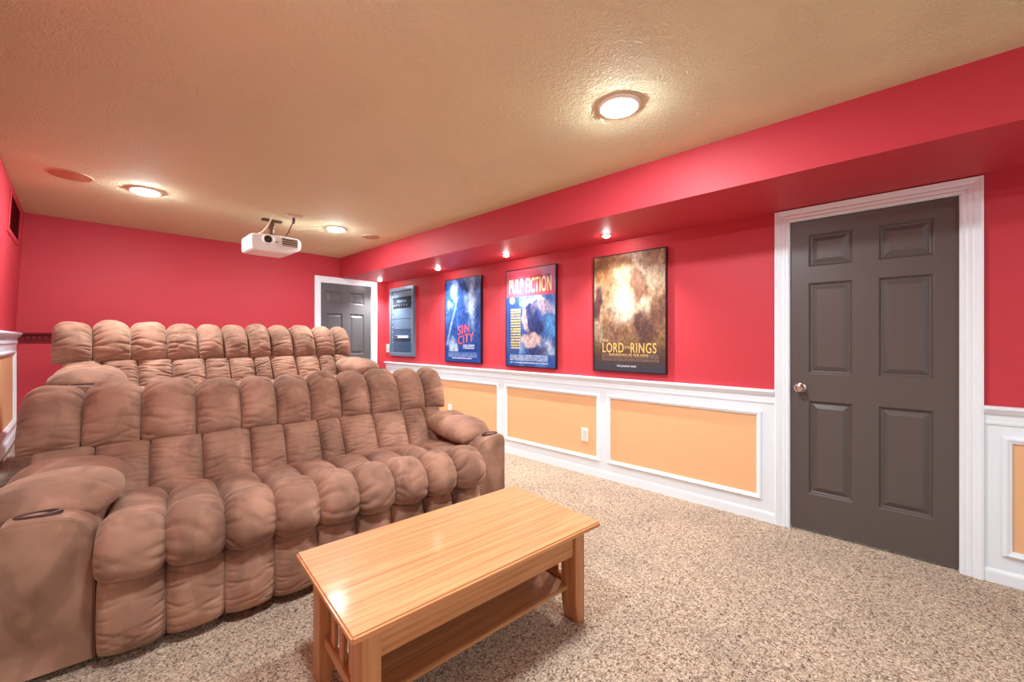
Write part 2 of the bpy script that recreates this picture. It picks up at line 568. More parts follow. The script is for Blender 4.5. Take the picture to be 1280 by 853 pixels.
def six_panel_door(name, mapf, a0, a1, top, knob_side, panel_cols, rows, mat, recess, casing_clip=None, lever=False):
    """door_n: a moulded slab, six raised panels, casing, and a knob or lever"""
    root = structure(empty(name, mapf((a0 + a1) / 2, 0, 0)))
    W = lambda a, z, c: tuple(np.subtract(mapf(a, z, c), root.location))
    g = 0.004
    s0, s1, zt, zb = a0 + g, a1 - g, top - g, 0.015
    xs = sorted([s0, s1] + [v for c in panel_cols for v in c])
    zs = sorted([zb, zt] + [v for r in rows for v in r])
    b = MB()
    C0 = -recess
    for i in range(len(xs) - 1):
        for j in range(len(zs) - 1):
            xa, xb, za, zc = xs[i], xs[i + 1], zs[j], zs[j + 1]
            hole = any(abs(xa - c[0]) < 1e-6 and abs(xb - c[1]) < 1e-6 for c in panel_cols) and any(abs(za - r[0]) < 1e-6 and abs(zc - r[1]) < 1e-6 for r in rows)
            if not hole:
                b.add([W(xa, za, C0), W(xb, za, C0), W(xb, zc, C0), W(xa, zc, C0)], [(0, 1, 2, 3)])
            else:        # sunk moulding round each panel
                rings = [(0.0, 0.0), (0.004, -0.002), (0.012, -0.014), (0.018, -0.017), (0.022, -0.017)]
                vs_, fs_ = [], []
                for o, dc in rings:
                    vs_ += [W(xa + o, za + o, C0 + dc), W(xb - o, za + o, C0 + dc), W(xb - o, zc - o, C0 + dc), W(xa + o, zc - o, C0 + dc)]
                for k in range(len(rings) - 1):
                    for e in range(4):
                        e2 = (e + 1) % 4
                        fs_.append((k * 4 + e, k * 4 + e2, k * 4 + 4 + e2, k * 4 + 4 + e))
                n = (len(rings) - 1) * 4
                fs_.append((n, n + 1, n + 2, n + 3))
                b.add(vs_, fs_)
    th = 0.035
    for (q0, q1) in (((s0, zb), (s1, zb)), ((s1, zb), (s1, zt)), ((s1, zt), (s0, zt)), ((s0, zt), (s0, zb))):
        b.add([W(*q0, C0), W(*q1, C0), W(*q1, C0 - th), W(*q0, C0 - th)], [(0, 1, 2, 3)])
    b.add([W(s0, zb, C0 - th), W(s0, zt, C0 - th), W(s1, zt, C0 - th), W(s1, zb, C0 - th)], [(0, 1, 2, 3)])
    b.build('door_slab', mat, root)
    for c in panel_cols:
        for r in rows:
            q = MB()
            rings = [(0.022, -0.0168), (0.048, -0.004), (0.051, -0.004)]
            vs_, fs_ = [], []
            for o, dc in rings:
                vs_ += [W(c[0] + o, r[0] + o, C0 + dc), W(c[1] - o, r[0] + o, C0 + dc), W(c[1] - o, r[1] - o, C0 + dc), W(c[0] + o, r[1] - o, C0 + dc)]
            for k in range(len(rings) - 1):
                for e in range(4):
                    e2 = (e + 1) % 4
                    fs_.append((k * 4 + e, k * 4 + e2, k * 4 + 4 + e2, k * 4 + 4 + e))
            fs_.append((8, 9, 10, 11))
            fs_.append((3, 2, 1, 0))
            q.add(vs_, fs_)
            q.build('raised_panel', mat, root)
    cs = MB().sweep(W, (a0, a1, 0.0, top), CASING_PROF, open_bottom=True)
    if casing_clip:
        for i, v in enumerate(cs.v):
            wz = v[2]
            if wz > casing_clip:
                cs.v[i] = (v[0], v[1], casing_clip)
    cs.build('door_casing', M['white'], root)
    jb = MB()
    # jamb and stop: three boards lining the opening
    for (q0, q1) in (((a0, 0), (a0, top)), ((a0, top), (a1, top)), ((a1, top), (a1, 0))):
        pass
    def board(x0, x1, z0, z1, c0, c1):
        p = [W(x, z, c) for c in (c0, c1) for (x, z) in ((x0, z0), (x1, z0), (x1, z1), (x0, z1))]
        jb.add(p, [(0, 1, 2, 3), (4, 5, 6, 7), (0, 1, 5, 4), (1, 2, 6, 5), (2, 3, 7, 6), (3, 0, 4, 7)])
    board(a0 - 0.001, a0 + 0.003, 0, top, 0.004, -0.11)
    board(a1 - 0.003, a1 + 0.001, 0, top, 0.004, -0.11)
    board(a0, a1, top - 0.003, top + 0.001, 0.004, -0.11)
    jb.build('door_jamb', M['white'], root)
    kc = Vector(W(knob_side, 0.932, C0))
    nrm = Vector(W(0, 0, 1)) - Vector(W(0, 0, 0))
    if not lever:
        kb = MB().lathe([(0.030, 0.0), (0.031, 0.004), (0.026, 0.008), (0.012, 0.011), (0.011, 0.028), (0.020, 0.036), (0.027, 0.046), (0.028, 0.054), (0.022, 0.063), (0.008, 0.067)], 28, kc, nrm)
        kb.build('door_knob', M['nickel'], root, smooth=True)['label'] = 'round brushed nickel knob'
    else:
        kb = MB().lathe([(0.032, 0.0), (0.032, 0.008), (0.014, 0.011), (0.012, 0.045), (0.012, 0.052)], 24, kc, nrm)
        side = Vector(W(-1, 0, 0)) - Vector(W(0, 0, 0))
        h0 = kc + nrm * 0.047
        kb.tube([h0 + side * -0.012, h0 + side * 0.04, h0 + side * 0.085 - Vector((0, 0, 0.006)), h0 + side * 0.11 - Vector((0, 0, 0.004))], 0.010)
        kb.build('lever_handle', M['chrome'], root, smooth=True)['label'] = 'shiny chrome lever handle'
    return root


rows1 = [(0.248, 0.852), (1.026, 1.614), (1.717, 1.925)]
six_panel_door('door_1', right_map, D1[0], D1[1], D1[2], 0.472, [(-0.140, 0.093), (0.208, 0.432)], rows1, M['door'], 0.012, casing_clip=ZS - 0.006)
rows2 = [(0.248, 0.852), (1.030, 1.610), (1.745, 1.918)]
six_panel_door('door_2', back_map, D2[0], D2[1], D2[2], 2.945, [(2.335, 2.570), (2.670, 2.893)], rows2, M['door_back'], 0.02, casing_clip=None, lever=True)


# ------------------------------------------------------------------ recliner sofas
def catmull(pts, n):
    """n points spread evenly along a smooth curve through pts, with unit tangents"""
    P = np.array(pts, float)
    P = np.vstack([2 * P[0] - P[1], P, 2 * P[-1] - P[-2]])
    out = []
    for i in range(1, len(P) - 2):
        t = np.linspace(0, 1, 40, endpoint=False)[:, None]
        p0, p1, p2, p3 = P[i - 1], P[i], P[i + 1], P[i + 2]
        out.append(0.5 * ((2 * p1) + (-p0 + p2) * t + (2 * p0 - 5 * p1 + 4 * p2 - p3) * t ** 2 + (-p0 + 3 * p1 - 3 * p2 + p3) * t ** 3))
    C = np.vstack(out + [P[-2][None]])
    L = np.concatenate([[0], np.cumsum(np.linalg.norm(np.diff(C, axis=0), axis=1))])
    return C, L


def pillow(name, parent, mat, s0, s1, path, thick, back=0.035, pa=2.8, pb=3.2, q=0.5, nu=32, nv=84, gather=1.0, seed=0, dome=0.0, lean=0.0, cycles=11, corner=0.05):
    """one stuffed pad between s0 and s1 whose middle surface follows path [(d, z)], puffed out by thick along its normal.
    Gathers run in from both side seams."""
    rs = np.random.RandomState(seed)
    C, L = catmull(path, 0)
    tb = np.linspace(-1, 1, nv)
    bb = np.sin(tb * math.pi / 2) * 0.55 + tb * 0.45
    ta = np.linspace(-1, 1, nu)
    aa = np.sin(ta * math.pi / 2)
    l = (bb + 1) / 2 * L[-1]
    px = np.interp(l, L, C[:, 0])
    pz = np.interp(l, L, C[:, 1])
    e = L[-1] * 0.02
    tx = np.interp(np.clip(l + e, 0, L[-1]), L, C[:, 0]) - np.interp(np.clip(l - e, 0, L[-1]), L, C[:, 0])
    tz = np.interp(np.clip(l + e, 0, L[-1]), L, C[:, 1]) - np.interp(np.clip(l - e, 0, L[-1]), L, C[:, 1])
    ln = np.hypot(tx, tz)
    tx, tz = tx / ln, tz / ln
    nx, nz = -tz, tx                     # towards the sitter for paths that run upward / backward
    A, B = np.meshgrid(aa, bb)
    prof = (np.clip(1 - np.abs(A) ** pa, 0, 1) * np.clip(1 - np.abs(B) ** pb, 0, 1)) ** q
    # gathers: irregular folds that start at the side seams and fade towards the middle
    wr = np.zeros_like(A)
    asp = L[-1] / (s1 - s0)
    for sgn in (-1, 1):
        dd = 1 - sgn * A                                   # distance in from this seam
        for b0 in np.linspace(-0.92, 0.92, cycles) + rs.uniform(-0.07, 0.07, cycles):
            ln_, sl, wd, am = rs.uniform(0.30, 0.95), rs.uniform(-0.30, 0.30), rs.uniform(0.020, 0.045), rs.uniform(0.25, 1.0)
            bend = rs.uniform(-0.12, 0.12)
            ctr = b0 + sl * dd / asp + bend * dd ** 2
            wr += -0.0115 * gather * am * np.exp(-((B - ctr) / (wd * (0.7 + 0.8 * dd))) ** 2) * np.exp(-(dd / ln_) ** 2) * np.clip(dd * 9, 0, 1)
    # a few soft creases straight across
    for k in range(3):
        a1, b1, sl = rs.uniform(-0.6, 0.6), rs.uniform(-0.8, 0.8), rs.uniform(-0.35, 0.35)
        dist = (B - b1 - sl * (A - a1)) / rs.uniform(0.035, 0.07)
        wr += -0.0034 * gather * np.exp(-dist ** 2) * np.exp(-((A - a1) / 0.5) ** 2)
    lump = 0.006 * (np.sin(2.3 * A + rs.uniform(0, 6)) * np.sin(2.9 * B + rs.uniform(0, 6)))
    F = thick * prof + (wr + lump * prof) * np.clip(prof * 2.4, 0, 1)
    Bk = -back * prof
    sc = (s0 + s1) / 2
    hw = (s1 - s0) / 2
    widen = 1 - corner * np.abs(B) ** (6 if corner < 0.2 else 3)
    S = sc + A * hw * widen + lean * B
    Df, Zf = px[:, None] + nx[:, None] * F, pz[:, None] + nz[:, None] * F
    Db, Zb = px[:, None] + nx[:, None] * Bk, pz[:, None] + nz[:, None] * Bk
    if dome:
        Zf = Zf + dome * (1 - A ** 2) * np.clip(prof, 0, 1)
    front = np.stack([S, Df, Zf], -1).reshape(-1, 3)
    bk = np.stack([S, Db, Zb], -1)
    idx = np.arange(nv * nu).reshape(nv, nu)
    inner = bk[1:-1, 1:-1].reshape(-1, 3)
    idb = idx.copy()
    idb[1:-1, 1:-1] = nv * nu + np.arange((nv - 2) * (nu - 2)).reshape(nv - 2, nu - 2)
    V = np.vstack([front, inner])
    f1 = np.stack([idx[:-1, :-1], idx[:-1, 1:], idx[1:, 1:], idx[1:, :-1]], -1).reshape(-1, 4)
    f2 = np.stack([idb[:-1, :-1], idb[1:, :-1], idb[1:, 1:], idb[:-1, 1:]], -1).reshape(-1, 4)
    Fc = np.vstack([f1, f2])
    me = bpy.data.meshes.new(name)
    me.from_pydata(V.tolist(), [], Fc.tolist())
    me.polygons.foreach_set('use_smooth', [True] * len(me.polygons))
    me.materials.append(mat)
    me.update()
    ob = bpy.data.objects.new(name, me)
    COL.objects.link(ob)
    ob.parent = parent
    return ob


def make_sofa(name):
    root = empty(name)
    su = M['suede']
    seat_b = [0.0, 0.200, 0.396, 0.586, 0.772, 0.960, 1.150, 1.345, 1.535, 1.745]
    lum_b = [-0.285, -0.078, 0.126, 0.342, 0.566, 0.742, 0.938, 1.075, 1.298, 1.521, 1.680, 1.822]
    head_b = [-0.340, -0.130, 0.087, 0.317, 0.526, 0.711, 0.905, 1.093, 1.291, 1.508, 1.710, 1.880]
    e = 0.001
    for i in range(11):
        big = 0.012 if i in (1, 2, 6, 8) else 0.0
        pillow('headrest_pad', root, su, head_b[i] - e, head_b[i + 1] + e,
               [(0.728, 0.712), (0.762, 0.80), (0.815, 0.895), (0.885, 0.935 + big), (0.965, 0.90)], 0.098, back=0.05, seed=11 + i, cycles=12, gather=1.5, pb=2.4, pa=2.5, q=0.48)
        pillow('back_pad', root, su, lum_b[i] - e, lum_b[i + 1] + e,
               [(0.585, 0.425), (0.640, 0.53), (0.695, 0.635), (0.735, 0.722)], 0.082, back=0.05, seed=31 + i, cycles=13, gather=1.5, pb=2.9, pa=3.6, q=0.46)
    for i in range(9):
        a, c = seat_b[i] - e, seat_b[i + 1] + e
        pillow('seat_pad', root, su, a, c, [(0.17, 0.455), (0.30, 0.468), (0.45, 0.462), (0.66, 0.44)], 0.070, back=0.05, seed=51 + i, gather=0.6)
        pillow('seat_roll', root, su, a - 0.004, c + 0.004,
               [(0.055, 0.362), (0.016, 0.385), (0.008, 0.43), (0.042, 0.474), (0.11, 0.488), (0.195, 0.462)], 0.088, back=0.03, seed=71 + i, cycles=10, gather=2.1, pa=3.0, pb=2.4, q=0.48)
        pillow('footrest_pad', root, su, a, c, [(0.062, 0.040), (0.046, 0.10), (0.044, 0.22), (0.070, 0.350)], 0.060, back=0.02, seed=91 + i, cycles=9, gather=1.3, pa=3.0, pb=3.6)
    for side, (s0, s1) in (('l', (-0.255, -0.006)), ('r', (1.751, 1.985))):
        arm = MB()
        w = s1 - s0
        # upright arm body; its top crowns gently and falls to the front
        outline = [(0.0, 0.03), (1.0, 0.03), (1.0, 0.47), (0.975, 0.515), (0.90, 0.550), (0.76, 0.578), (0.58, 0.592), (0.36, 0.598), (0.12, 0.598), (0.03, 0.585), (0.0, 0.555)]
        outline = [((s0 + q * w) if side == 'l' else (s1 - q * w), z) for q, z in outline]
        n = len(outline)
        secs = [(0.080, 0.97, 0.98), (0.088, 1.0, 1.0), (0.30, 1.0, 1.015), (0.60, 1.0, 1.02), (0.96, 1.0, 1.0)]
        vs_ = []
        cx = (s0 + s1) / 2
        for dd, kx, kz in secs:
            vs_ += [(cx + (p - cx) * kx, dd, 0.03 + (z - 0.03) * kz) for p, z in outline]
        fs_ = [tuple(range(n)), tuple(range((len(secs) - 1) * n, len(secs) * n))[::-1]]
        for k in range(len(secs) - 1):
            fs_ += [(k * n + i, k * n + (i + 1) % n, (k + 1) * n + (i + 1) % n, (k + 1) * n + i) for i in range(n)]
        arm.add(vs_, fs_)
        ab = arm.build('armrest', su, root, smooth=True, bevel=0.016, seg=3, angle=25)
        inn = 0.06
        p0, p1 = (s0 - 0.085, s1 + inn) if side == 'l' else (s0 - inn - 0.03, s1 - 0.005)
        k = 111 if side == 'l' else 113
        pillow('arm_pad', ab, su, p0, p1, [(0.200, 0.545), (0.235, 0.582), (0.34, 0.604), (0.46, 0.602), (0.54, 0.565)], 0.088, back=0.075, pa=2.6, pb=3.0, nu=40, nv=60, seed=k, cycles=6, gather=0.7, corner=0.36)
        pillow('arm_pad', ab, su, p0 + 0.012, p1 - 0.008, [(0.42, 0.56), (0.52, 0.605), (0.61, 0.615), (0.74, 0.59)], 0.092, back=0.075, pa=2.6, pb=2.6, nu=40, nv=60, seed=k + 1, cycles=6, gather=0.7, corner=0.30)
        # dark oval cup of the recliner release on the arm's front top
        hx, hy, hz = (s0 + s1) / 2 + (-0.03 if side == 'l' else 0.03), 0.140, 0.600
        lev = MB()
        nn = 28
        rings = [(0.064, 0.032, -0.004), (0.061, 0.030, 0.006), (0.053, 0.023, 0.007), (0.049, 0.020, -0.002)]
        vs_ = [(hx + rx * math.cos(2 * math.pi * k / nn), hy + ry * math.sin(2 * math.pi * k / nn), hz + h) for rx, ry, h in rings for k in range(nn)]
        fs_ = [(r * nn + k, r * nn + (k + 1) % nn, (r + 1) * nn + (k + 1) % nn, (r + 1) * nn + k) for r in range(3) for k in range(nn)]
        fs_ += [tuple(range(nn))[::-1], tuple(3 * nn + k for k in range(nn))]
        lev.add(vs_, fs_)
        lev.build('release_handle', M['brown'], ab, smooth=True)['label'] = 'dark brown oval release cup'
    fr = MB()
    fr.box(0.0, 1.745, 0.075, 0.95, 0.045, 0.43)
    fr.build('seat_base', su, root, bevel=0.01)
    sh = MB()
    sh.prism([(0.70, 0.06), (1.0, 0.06), (1.06, 0.55), (1.06, 0.88), (0.97, 0.955), (0.86, 0.93), (0.66, 0.45)], 0, -0.25, 1.82)
    sh.build('back_shell', su, root, smooth=True, bevel=0.03, seg=3)
    for gx in (-0.2, 1.93):
        for gy in (0.16, 0.88):
            MB().lathe([(0.022, 0.0), (0.022, 0.032)], 12, (gx, gy, 0)).build('glide', M['underside'], root)
    return root


sofa = make_sofa('reclining_sofa')
sofa.location = (0.038, 2.153, 0.0)
sofa.rotation_euler = (0, 0, R(-7.5))
tag(sofa, 'brown tufted microsuede reclining sofa in front, on the floor beside the coffee table', 'sofa', 'tufted brown reclining sofas')
sofa2 = copy_tree(sofa)
sofa2.location = (0.170, 3.56, RISER)
sofa2.scale = (0.952, 0.985, 0.99)
sofa2.rotation_euler = (0, 0, R(-1.5))
tag(sofa2, 'brown tufted microsuede reclining sofa behind the other, raised up near the back wall', 'sofa', 'tufted brown reclining sofas')

# ------------------------------------------------------------------ coffee table
tbl = empty('coffee_table', (1.072, 1.305, 0), R(-5.8))
tag(tbl, 'oak mission coffee table with slatted ends and lower shelf on the tan carpet', 'coffee table')
H, LX, LY = 0.445, 0.543, 0.294
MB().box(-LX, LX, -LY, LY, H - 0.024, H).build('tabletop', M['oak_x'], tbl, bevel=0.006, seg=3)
ix, iy = LX - 0.045, LY - 0.055
lw, ld = 0.062, 0.085
for sx in (-1, 1):
    for sy in (-1, 1):
        x0, x1 = sorted((sx * ix, sx * (ix - lw)))
        y0, y1 = sorted((sy * iy, sy * (iy - ld)))
        # foot tapers from the inner side in a short curve
        inner = x0 if sx > 0 else x1
        outer = x1 if sx > 0 else x0
        poly = [(outer, 0.0), (outer, H - 0.024), (inner, H - 0.024), (inner, 0.13)]
        for k in range(1, 6):
            tt = k / 5
            poly.append((inner + sx * 0.020 * (tt ** 1.8), 0.13 * (1 - tt)))
        lg = MB()
        lg.prism(poly, 1, y0, y1)
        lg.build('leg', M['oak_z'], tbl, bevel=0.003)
for sy in (-1, 1):
    y0 = sy * (iy - 0.012)
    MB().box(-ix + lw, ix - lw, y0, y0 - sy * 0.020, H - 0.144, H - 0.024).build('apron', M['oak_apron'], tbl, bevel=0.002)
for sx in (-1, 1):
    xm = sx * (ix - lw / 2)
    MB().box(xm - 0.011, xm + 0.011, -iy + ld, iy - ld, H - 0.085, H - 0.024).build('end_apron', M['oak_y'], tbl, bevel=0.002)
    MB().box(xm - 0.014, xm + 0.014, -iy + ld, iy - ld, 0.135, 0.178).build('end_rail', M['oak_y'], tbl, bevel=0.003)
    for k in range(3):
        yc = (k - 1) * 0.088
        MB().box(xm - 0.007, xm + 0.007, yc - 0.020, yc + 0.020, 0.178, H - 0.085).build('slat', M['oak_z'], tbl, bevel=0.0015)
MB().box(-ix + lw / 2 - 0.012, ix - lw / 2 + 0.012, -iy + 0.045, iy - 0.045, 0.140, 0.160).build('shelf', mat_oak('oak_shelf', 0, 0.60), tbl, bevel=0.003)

# ------------------------------------------------------------------ ceiling lights, spots and speakers
def ceiling_light(loc, label):
    root = empty('ceiling_light', loc)
    tag(root, label, 'ceiling light', 'round ceiling downlights')
    MB().lathe([(0.102, 0.0), (0.102, -0.004), (0.097, -0.010), (0.090, -0.013), (0.082, -0.012)], 40).build('trim_ring', M['ring'], root, smooth=True)
    MB().lathe([(0.081, -0.008), (0.080, -0.0145), (0.071, -0.020), (0.046, -0.025), (0.012, -0.027)], 40).build('lamp_lens', M['lamp'], root, smooth=True)
    return root


ceiling_light((1.814, 0.996, ZC), 'large round lit ceiling downlight nearest the camera, above the open carpet')
ceiling_light((0.350, 4.204, ZC), 'round lit ceiling downlight over the left side of the rear sofa, beside the round speaker')
ceiling_light((1.820, 4.221, ZC), 'round lit ceiling downlight just right of the projector')
ceiling_light((0.350, 0.996, ZC), 'round lit ceiling downlight overhead, above the near end of the coffee table')
ceiling_light((1.10, -1.70, ZC), 'round lit ceiling downlight added behind the viewer as fill light')  # unseen extra lamp, added to fill the room from behind the camera

for y, what in ((5.451, 'small recessed soffit spotlight farthest back, above the equipment rack'),
                (4.062, 'small recessed soffit spotlight above the blue film poster'),
                (2.907, 'small recessed soffit spotlight above the poster with the cream title'),
                (1.756, 'small recessed soffit spotlight nearest the large door, above the tan poster')):
    root = empty('soffit_light', (2.985, y, ZS))
    tag(root, what, 'spotlight', 'soffit spotlights above the posters')
    MB().lathe([(0.042, 0.0), (0.042, -0.003), (0.036, -0.007), (0.027, -0.006)], 28).build('trim_ring', M['ring_red'], root, smooth=True)
    MB().lathe([(0.027, -0.004), (0.024, -0.014), (0.009, -0.020)], 24).build('bulb', M['bulb'], root, smooth=True)
    li = bpy.data.lights.new('spot_beam', 'SPOT')
    li.energy = SPOT
    li.color = (1.0, 0.97, 0.94)
    li.spot_size = R(120)
    li.spot_blend = 0.9
    li.shadow_soft_size = 0.025
    lo = bpy.data.objects.new('spot_beam', li)
    COL.objects.link(lo)
    lo.parent = root
    lo.location = (0, 0, -0.045)

for loc, mat, rr, what in (((-0.045, 4.185, ZC), M['speaker'], 0.105, 'round reddish-brown speaker grille in the ceiling near the left wall'),
                           ((2.235, 4.280, ZC), M['speaker2'], 0.085, 'round tan speaker grille in the ceiling near the red soffit')):
    root = empty('ceiling_speaker', loc)
    tag(root, what, 'speaker', 'ceiling speakers')
    MB().lathe([(rr + 0.014, 0.0), (rr + 0.014, -0.004), (rr + 0.006, -0.008), (rr, -0.005)], 40).build('speaker_rim', M['tan'], root, smooth=True)
    MB().lathe([(rr, -0.003), (rr, -0.006), (rr * 0.8, -0.008), (0.02, -0.009)], 40).build('speaker_grille', mat, root, smooth=True)

# ------------------------------------------------------------------ projector
pr = empty('projector', (1.268, 4.22, 2.06))
tag(pr, 'white projector hanging from the tan ceiling on a short dark mount', 'projector')
w, dp, h = 0.218, 0.32, 0.155
body = MB()
out = [(-w + 0.012, 0.0), (w - 0.10, 0.0), (w - 0.014, 0.045), (w, 0.07), (w, 0.13), (w - 0.02, h), (0.02, h + 0.008), (-w + 0.02, h - 0.006), (-w, 0.13), (-w, 0.02)]
n = len(out)
secs = [(0.0, 0.965), (0.02, 1.0), (0.28, 1.0), (0.32, 0.95)]
vs_ = []
for yy, k in secs:
    vs_ += [(x * k, yy, 0.075 + (z - 0.075) * k) for x, z in out]
fs_ = [tuple(range(n)), tuple(range(3 * n, 4 * n))[::-1]]
for k in range(3):
    fs_ += [(k * n + i, k * n + (i + 1) % n, (k + 1) * n + (i + 1) % n, (k + 1) * n + i) for i in range(n)]
body.add(vs_, fs_)
pb = body.build('projector_body', M['white_plastic'], pr, smooth=True, bevel=0.008, seg=3, angle=20)
lz = 0.108
lx = -0.075
MB().lathe([(0.046, -0.004), (0.047, 0.010), (0.043, 0.016), (0.034, 0.016), (0.031, 0.008), (0.030, 0.001)], 32, (lx, 0.0, lz), (0, -1, 0)).build('lens_ring', M['white_plastic'], pr, smooth=True)
MB().lathe([(0.030, 0.0), (0.030, 0.008), (0.024, 0.010), (0.020, 0.006)], 28, (lx, 0.0, lz), (0, -1, 0)).build('lens_barrel', M['black'], pr, smooth=True)
MB().lathe([(0.020, 0.004), (0.016, 0.009), (0.006, 0.012)], 24, (lx, 0.0, lz), (0, -1, 0)).build('lens', M['lens'], pr, smooth=True)
vg = MB().box(0.045, 0.180, -0.003, 0.01, 0.070, 0.146).build('vent_grille', M['slot'], pr)
for k in range(4):
    z = 0.078 + k * 0.020
    MB().box(0.043, 0.182, -0.009, 0.0, z - 0.002, z + 0.003).build('vent_louvre', M['cream_plastic'], vg)
MB().box(-0.012, 0.012, -0.002, 0.004, 0.092, 0.099).build('sensor_window', M['slot'], pr)
mt = MB()
mt.box(-0.06, 0.06, 0.09, 0.21, h + 0.002, h + 0.012)
mt.lathe([(0.035, 0.0), (0.03, 0.02), (0.02, 0.035), (0.02, 0.07), (0.028, 0.085), (0.028, 0.10)], 20, (0, 0.15, h + 0.01))
mt.box(-0.018, 0.018, 0.135, 0.165, h + 0.08, ZC - 2.06 - 0.01)
mt.box(-0.08, 0.085, 0.12, 0.18, ZC - 2.06 - 0.014, ZC - 2.06)
mt.build('ceiling_mount', M['bronze'], pr)['label'] = 'dark bronze ceiling mount'
zt = ZC - 2.06
cb = MB().tube([(-0.07, -0.14, zt), (-0.072, -0.12, zt - 0.03), (-0.08, -0.02, zt - 0.10), (-0.10, 0.08, h + 0.03), (-0.15, 0.14, h - 0.005)], 0.007)
cb.build('cable', M['cream_plastic'], pr, smooth=True)['label'] = 'cream cable from the ceiling'
cb = MB().tube([(0.10, -0.14, zt - 0.03), (0.098, -0.10, zt - 0.07), (0.09, -0.02, h + 0.04), (0.085, 0.05, h - 0.002)], 0.005)
cb.lathe([(0.009, 0.0), (0.014, -0.03), (0.008, -0.06)], 14, (0.10, -0.14, zt - 0.012))
cb.build('cable', M['bronze'], pr, smooth=True)['label'] = 'dark cable with plug'
MB().box(0.02, 0.16, -0.20, -0.09, zt - 0.016, zt).build('outlet_plate', M['cream_plastic'], pr, bevel=0.004)

# ------------------------------------------------------------------ posters
GX, GY = 170, 255


def smooth_noise(rs, nx, ny, cells):
    g = rs.rand(cells + 2, cells + 2)
    x = np.linspace(0, cells, nx)
    y = np.linspace(0, cells, ny)
    xi, yi = np.floor(x).astype(int), np.floor(y).astype(int)
    fx, fy = x - xi, y - yi
    fx, fy = fx * fx * (3 - 2 * fx), fy * fy * (3 - 2 * fy)
    a = g[yi][:, xi]; b_ = g[yi][:, xi + 1]; c = g[yi + 1][:, xi]; d_ = g[yi + 1][:, xi + 1]
    return (a * (1 - fx) + b_ * fx) * (1 - fy)[:, None] + (c * (1 - fx) + d_ * fx) * fy[:, None]


